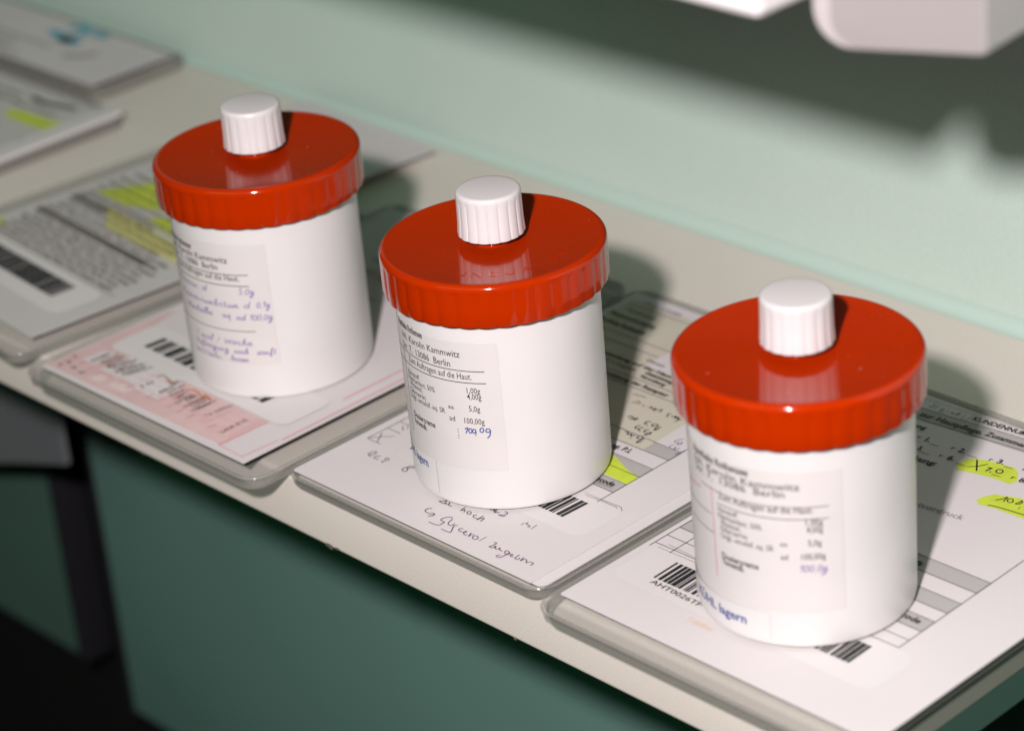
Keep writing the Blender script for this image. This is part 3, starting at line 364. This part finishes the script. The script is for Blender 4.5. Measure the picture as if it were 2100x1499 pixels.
for s, x, y, wd, h, b_ in [('Apotheke Rothensee', -46, 138.6, 23, 2.6, 1), ('Rezepturanforderung', -45, 144.2, 22, 2.4, 1), ('Arztpraxis', -42, 149.6, 14, 2, 0), ('Wirkstoff:', -44, 124, 12, 1.8, 0), ('Salbe zur Anwendung auf der Haut', -44, 120, 52, 2.0, 1),
        ('Name Vorname', -44, 116.5, 20, 1.8, 0), ('2 x taeglich', -20, 116.5, 14, 1.6, 0), ('Gesamtmenge', -2, 117.2, 14, 2.1, 1), ('Verordnung', -2, 114.4, 12, 2.0, 1), ('Zusammensetzung der Rezeptur', -26, 109.2, 42, 2.2, 1),
        ('Datum', -8, 124.6, 8, 1.6, 0), ('Acid. salicyl.', -36, 101, 24, 2.0, 0), ('Ungt. leniens', -36, 96.6, 22, 2.0, 0), ('Vaselinum album', -36, 92, 26, 2.0, 0), ('Paraffin. subl.', -36, 87, 22, 2.0, 0), ('Konsistenz / Gebinde', -40, 80, 34, 2.3, 1)]:
    typ(pr, s, x, y, h, 4.6, 'k', wd, b=b_)
for s, x, y, wd in [('PLZ 13086', -40, 157, 18), ('Tel.', -14, 157.2, 12)]: typ(pr, s, x, y, 2.0, 4.6, 'v', wd)
pr.build(p, NM)
# tray 3
t3 = tray('clear tray with the form marked in yellow under the rightmost jar, nearest the camera', 73.2, 194.2, -10, 167.5, 4.4, 7)
p = sheet(75.6, 196.2, -1.0, 163.5, 4.5, t3)
for o in t3.children:
    if o.name.startswith('rim'): o.location.z = -.0009
sheet(80, 190, 4, 158, 4.1, t3, 'paperg', 'paper_stack', 3)
ROWS3 = [43.6, 49.3, 55.7, 61.4, 67.9, 75.2, 82.2]
pr = print_doc(DOCS['d3'], 4.5, p)
for y0, y1 in ((49.3, 55.7), (61.4, 67.9), (75.2, 82.2)): flat('grey_form_row', [(77.7, y0), (172.1, y0), (172.1, y1), (77.7, y1)], 4.52, 'grey', p)
flat('grey_form_row', [(77.7, 147.4), (160, 152.8), (185, 154), (185, 160.2), (128, 158.2), (77.7, 154.2)], 4.52, 'grey', p)
lines(pr, [((77.8, 35.6), (77.6, 147)), ((85.7, 36.2), (85.6, 49.4)), ((172.3, 38.8), (171.4, 140))] + [((77.7, y), (172.2, y)) for y in ROWS3] + [((77.8, 38.2), (172.3, 38.8)), ((77, 154.2), (128, 158.2)), ((128, 158.2), (185, 160.3)), ((77, 147.2), (132.5, 151.9)), ((132.5, 151.9), (190, 155.5))], 4.5, 'k', .33)
lines(pr, [((80, 160.6), (124, 163.2)), ((80.5, 36.6), (110, 37.2)), ((82, 39.6), (104, 38.4))], 4.5, 'n', .25)
flat('sticker', rrect(79, 180, 16.5, 38.3, 5, 5), 4.55, 'stick', p)
barcode(p, (91.4, 22.9), (167.1, 24.0), (91.2, 33.5), 4.68, 21, 1.25, .45)
for s, x, y, wd in [('Dosierung', 100, 69.5, 18), ('Bemerkung', 100, 84.5, 20), ('Unterschrift', 128, 77, 22)]: typ(pr, s, x, y, 2.2, 4.5, 'k', wd, b=1)
pr.build(p, NM)
# tray 0, blurred
t0 = tray('clear tray with barcode label and yellow marked form left of the jars', -326, -197, -12, 150, 4.4, 7)
p = sheet(-318, -206, 1.0, 146, 4.5, t0, 'paperg'); sheet(-312, -211, 8, 140, 4.1, t0, 'paperg', 'paper_stack', 3)
pr = print_doc(DOCS['d0'], 4.5, None) if False else Print()
R = random.Random(9)
WORDS = 'Rezeptur Apotheke Salbe Wirkstoff Menge Datum Name Vorname Anwendung Haut taeglich Konservierung Verordnung Praxis Berlin Telefon Zusammensetzung'.split()
for k, y in enumerate([42.5, 46, 49.5, 53, 56.5, 60, 64, 68, 72, 76.5, 80.6, 84, 88, 93, 98, 104, 110, 118, 126]):
    typ(pr, ' '.join(R.choice(WORDS) for _ in range(7)), -312 + R.uniform(0, 4), y, 2.3, 4.5, 'k' if k in (6, 10) else 'k2', 92 if k < 8 else R.uniform(45, 90), b=1)
lines(pr, [((-312, 86.2), (-214, 86.2)), ((-312, 101), (-214, 101)), ((-312, 41), (-212, 41))], 4.5, 'k2', .5)
for y0, y1, x0, x1 in ((63.5, 66.8, -312, -228), (80, 83, -312, -284)): flat('grey_form_row', [(x0, y0), (x1, y0), (x1, y1), (x0, y1)], 4.6, 'ink_k2', p)
flat('sticker', rrect(-316, -216, 17, 39.5, 5, 5), 4.56, 'stick', p)
barcode(p, (-306, 24.4), (-231.5, 24.4), (-306, 35.4), 4.68, 31, 3.2, .28)
pr.build(p, NM)
place_rot(t0, -5, -200, -8)
for P_, c in DOCS['d0']['poly']:
    a = math.radians(5); qx, qy = -200, -8
    Q = [(qx + (x - qx) * math.cos(a) - (y - qy) * math.sin(a), qy + (x - qx) * math.sin(a) + (y - qy) * math.cos(a)) for x, y in P_]
    flat('highlighter_mark', Q, 4.62, POLY[c], p)
tp = empty('loose_paper', (-257, 180, 0), math.radians(-4)); tag(tp, 'loose white sheet behind the leftmost jar, its corner showing against the wall', 'paper')
q_ = sheet(-46, 44, -34, 33, 5.6, tp, 'paper'); q_.name = 'sheet'
# trays further left, strongly blurred
tm = tray('blurred tray with green marker stroke and white folded edge at the far left', -489, -357, 70, 158, 5.4, 6)
p = sheet(-486, -366, 74, 154, 6.0, tm, 'paperg'); sheet(-368, -357.5, 71, 157, 7.6, tm, 'stick', 'folded_edge', 2.2, .9)
sheet(-480, -370, 78, 150, 5.5, tm, 'paper', 'paper_stack', 4)
pr = print_doc(DOCS['m1'], 6.0, p)
for k, y in enumerate([80, 84, 88, 92, 96, 101, 106, 112, 118, 136, 142]): typ(pr, ' '.join(R.choice(WORDS) for _ in range(6)), -482, y, 2.4, 6.0, 'k2', R.uniform(60, 105), b=1)
pr.build(p, NM)
tn = tray('blurred tray with a blue stamped paper against the green wall, top left', -560, -392, 166, 219, 5.4, 6)
p = sheet(-556, -398, 169, 216, 6.2, tn, 'paper'); pr = print_doc(DOCS['m2'], 6.2, p)
for k, y in enumerate([172, 177, 182, 188]): typ(pr, ' '.join(R.choice(WORDS) for _ in range(5)), -545, y, 2.4, 6.2, 'k2', R.uniform(60, 90))
pr.build(p, NM)
to = tray('blurred grey tray in the very corner of the picture, beyond the blue stamped paper', -700, -566, 60, 215, 5.4, 6)
p = sheet(-695, -572, 66, 210, 6.0, to, 'paperg')
tp = tray('blurred tray at the left edge between green marker tray and shelf front', -640, -340, -6, 60, 4.4, 6) if False else None
# ---------------------------------------------------------------- jars
LT, LH = 85.5, 14.2; Z0 = 5.02
def rad(z): return 32.22 + (32.71 - 32.22) * (z - Z0) / (LT - Z0)
def lathe(name, prof, m, parent, seg=128, close=True):
    V = []; F = []
    for r, z in prof:
        for k in range(seg): a = 2 * math.pi * k / seg; V.append((r * math.cos(a), r * math.sin(a), z))
    for i in range(len(prof) - 1):
        for k in range(seg): F.append([i * seg + k, i * seg + (k + 1) % seg, (i + 1) * seg + (k + 1) % seg, (i + 1) * seg + k])
    if close: F += [list(range(seg))[::-1], list(range((len(prof) - 1) * seg, len(prof) * seg))]
    o = mesh(name, V, F, m, parent); sharp(o, 40); return o
def lid_mesh(parent, phase):
    seg = 36 * 14; rings = []
    def lobe(a): # convex lobes parted by narrow grooves
        t = (a * 36 / (2 * math.pi)) % 1; return abs(math.sin(math.pi * t)) ** .8
    top = []
    for r, z in ((33.2, LT - .26), (33.6, LT - .14), (34.0, LT - .06), (34.5, LT - .1), (34.95, LT - .25), (35.35, LT - .52), (35.68, LT - .9), (35.9, LT - 1.4)): top.append((r, z, 0))
    side = [(36.0, LT - 2.0, .1), (36.0, LT - 2.5, .5), (36.0, LT - 3.1, .85), (36.0, LT - 4, 1), (36.0, LT - 9, 1), (36.0, LT - LH + .8, 1), (35.8, LT - LH + .25, 1), (35.2, LT - LH, 1), (33.3, LT - LH, .2), (33.0, LT - LH + .6, 0)]
    V = []; F = []
    for r, z, d in top + side:
        for k in range(seg):
            a = 2 * math.pi * k / seg; rr = r - d * .30 * (1 - lobe(a + phase)); zz = z - (d * .16 * lobe(a + phase) if z < LT - LH + 1 else 0); V.append((rr * math.cos(a), rr * math.sin(a), zz))
    nr = len(top + side)
    for i in range(nr - 1):
        for k in range(seg): F.append([(i + 1) * seg + k, (i + 1) * seg + (k + 1) % seg, i * seg + (k + 1) % seg, i * seg + k])
    F.append(list(range(seg)))
    o = mesh('lid', V, F, 'lid', parent); sharp(o, 35); return o
def cap_mesh(parent, phase):
    N = 18; seg = N * 14; G = 2.3; H = 16.8; prof = [(0.001, LT + H, 0), (9.0, LT + H, 0), (9.7, LT + H - .12, 0), (10.1, LT + H - .5, 0), (10.28, LT + H - 1.1, .05), (10.3, LT + H - 2.0, .35), (10.32, LT + H - 3.2, 1), (10.5, LT + 6, 1), (10.75, LT + G + .5, 1), (10.7, LT + G + .1, 1), (10.3, LT + G, .9), (7.5, LT + G, 0), (7.5, LT + G + 2, 0)]
    V = []; F = []
    for r, z, d in prof:
        for k in range(seg):
            a = 2 * math.pi * k / seg; t = ((a + phase) * N / (2 * math.pi)) % 1; q = abs(math.sin(math.pi * t)) ** .5
            rr = r - d * .34 * (1 - q); V.append((rr * math.cos(a), rr * math.sin(a), z))
    for i in range(len(prof) - 1):
        for k in range(seg): F.append([(i + 1) * seg + k, (i + 1) * seg + (k + 1) % seg, i * seg + (k + 1) % seg, i * seg + k])
    o = mesh('screw_cap', V, F, 'cap', parent); sharp(o, 35)
    lathe('spout', [(7.2, LT - .25), (7.2, LT + 1.2), (6.4, LT + 1.5), (6.4, LT + G + 1.8)], 'lid', parent, 64)
    return o
def label_patch(name, a0, a1, z0, z1, off, m, parent, r=0):
    n = 48; V = []; F = []
    for k in range(n + 1):
        a = math.radians(a0 + (a1 - a0) * k / n)
        for z in (z0, z1): R_ = rad(z) + off; V.append((R_ * math.cos(a), R_ * math.sin(a), z))
    F = [[2 * k, 2 * k + 2, 2 * k + 3, 2 * k + 1] for k in range(n)]
    return mesh(name, V, F, m, parent, smooth=True)
def on_jar(a, z, off): R_ = rad(z) + off; a = math.radians(a); return (R_ * math.cos(a), R_ * math.sin(a), z)
def refine(V, F, maxu):
    """split triangles so flat lettering follows the round jar"""
    return V, F
def jar(i, x, y, label, phase, turn=0):
    e = empty('ointment_jar', (x, y, 0)); tag(e, label, 'jar', 'red lidded ointment jars standing in a row')
    lathe('body', [(29.5, Z0), (31.0, Z0 + .15), (31.9, Z0 + .8), (rad(Z0 + 2), Z0 + 2.2), (rad(30), 30), (rad(60), 60), (rad(74), 74.5)], 'jar', e)
    lid = lid_mesh(e, phase); cap_mesh(e, phase * 1.7)
    D_ = LABELS[str(i)]; ed = D_['edge']; a1 = ed[0][0]; zt = ed[0][1] if i != 2 else 63; zb = ed[1][1]
    lb = label_patch('label', 232 if i < 2 else 222, a1, zb, zt, .09, 'label', e)
    if i: label_patch('storage_label', 190, 269.5 if i == 1 else 292, 7.8, 20.0 if i == 1 else 16.5, .2, 'label2', e)
    pr = Print(); RAD = 32.6
    for s, a, z, b, zz, h, c, k in D_['text']:
        zm = (z + zz) / 2; 
        if k == 'h':
            st, L = hand(s); kk = (b - a) / L
            for P_ in st:
                V, F = ribbon([(p[0] * kk, p[1] * h * .5 * math.degrees(1 / RAD)) for p in P_], .34 * math.degrees(1 / RAD))
                pr.add(V, F, c, lambda u, v_: on_jar(a + u, zm + v_ / math.degrees(1 / RAD), .13))
        else:
            V, F, L = glyphs(s, k); kk = (b - a) / L; c = 'k3' if c == 'k' else c
            pr.add(V, F, c, lambda u, v_: on_jar(a + u * kk, zm + v_ * h, .13 if c != 'bl' else .25))
    dg = math.degrees(1 / RAD)
    for p, q, c, wd in D_['line']:
        vert = abs(p[0] - q[0]) < 4
        if vert: P_ = [(p[0], z) for z in (p[1], q[1])]; V = [(p[0] - wd * dg / 2, p[1]), (p[0] + wd * dg / 2, p[1]), (q[0] - wd * dg / 2, q[1]), (q[0] + wd * dg / 2, q[1])]; F = [[0, 1, 3, 2]]
        else:
            a0 = p[0] if i == 2 and p[0] < 240 else (236 if i < 2 else p[0]); zm = (p[1] + q[1]) / 2; n = 24; V = []; F = []
            for k in range(n + 1):
                a = a0 + (q[0] - a0) * k / n; V += [(a, zm - wd / 2), (a, zm + wd / 2)]
            F = [[2 * k, 2 * k + 2, 2 * k + 3, 2 * k + 1] for k in range(n)]
        pr.add(V, F, 'k3' if c == 'k' else c, lambda u, v_: on_jar(u, v_, .12))
    for P_, c, wd, cl in D_['ink']:
        V, F = ribbon([(a / dg, z) for a, z in P_], wd, bool(cl)); pr.add(V, F, 'bl' if c == 'b' else c, lambda u, v_: on_jar(u * dg, v_, .14))
    pr.build(lb, NM)
    # raised lettering on the lid
    r0 = 28.6; V = []; F = []; txt = 'UNGUATOR'; mid = math.radians(-43 + turn)
    for k, ch in enumerate(txt):
        a = mid + (k - 2.0) * .19; gv, gf, L = glyphs(ch); b = len(V); h = 3.5
        for lvl in (LT - .32, LT - .20):
            for u, v_ in gv:
                X = (u - L / 2) * h * .95; Yr = r0 - 3 + (v_) * h * -1 + 3
                X_, Y_ = (u - L / 2) * h, -(r0 - v_ * h)
                ang = a + math.pi / 2; V.append((X_ * math.cos(ang) - Y_ * math.sin(ang), X_ * math.sin(ang) + Y_ * math.cos(ang), lvl))
        m_ = len(gv); F += [[b + m_ + t for t in f] for f in gf]
        from collections import Counter
        ec = Counter(); od = {}
        for f in gf:
            for t in range(len(f)):
                q = (f[t], f[(t + 1) % len(f)]); ec[tuple(sorted(q))] += 1; od[tuple(sorted(q))] = q
        F += [[b + od[q][0], b + od[q][1], b + m_ + od[q][1], b + m_ + od[q][0]] for q, c_ in ec.items() if c_ == 1]
    mesh('embossed_lettering', V, F, 'lid', lid)['kind'] = 'stuff'
    R = random.Random(40 + i); V = []; F = []
    for k in range(46):
        a = R.uniform(0, 6.283); q = 33 * math.sqrt(R.uniform(.12, 1)); s = R.uniform(.02, .06); L_ = s * R.choice((1, 1, 1, 6)); t = R.uniform(0, 3.14); x_, y_ = q * math.cos(a), q * math.sin(a)
        b_ = len(V); V += [(x_ + L_ * math.cos(t), y_ + L_ * math.sin(t), LT - .24), (x_ - s * math.sin(t), y_ + s * math.cos(t), LT - .21), (x_ - L_ * math.cos(t), y_ - L_ * math.sin(t), LT - .24), (x_ + s * math.sin(t), y_ - s * math.cos(t), LT - .26)]; F.append([b_, b_ + 1, b_ + 2, b_ + 3])
    mesh('dust_specks', V, F, 'cap', lid)['kind'] = 'stuff'
    return e
jar(0, -114.2, 48.5, 'leftmost red lidded jar, label filled in by hand in violet pen', .3, 150)
jar(1, 6.7, 46.2, 'middle jar with red lid, sharp printed label and 100,0g written in pen', 1.1, 0)
jar(2, 132.2, 46.0, 'rightmost jar, nearest the camera, blue stamp KÜHL lagern at its foot', 2.0, 118)
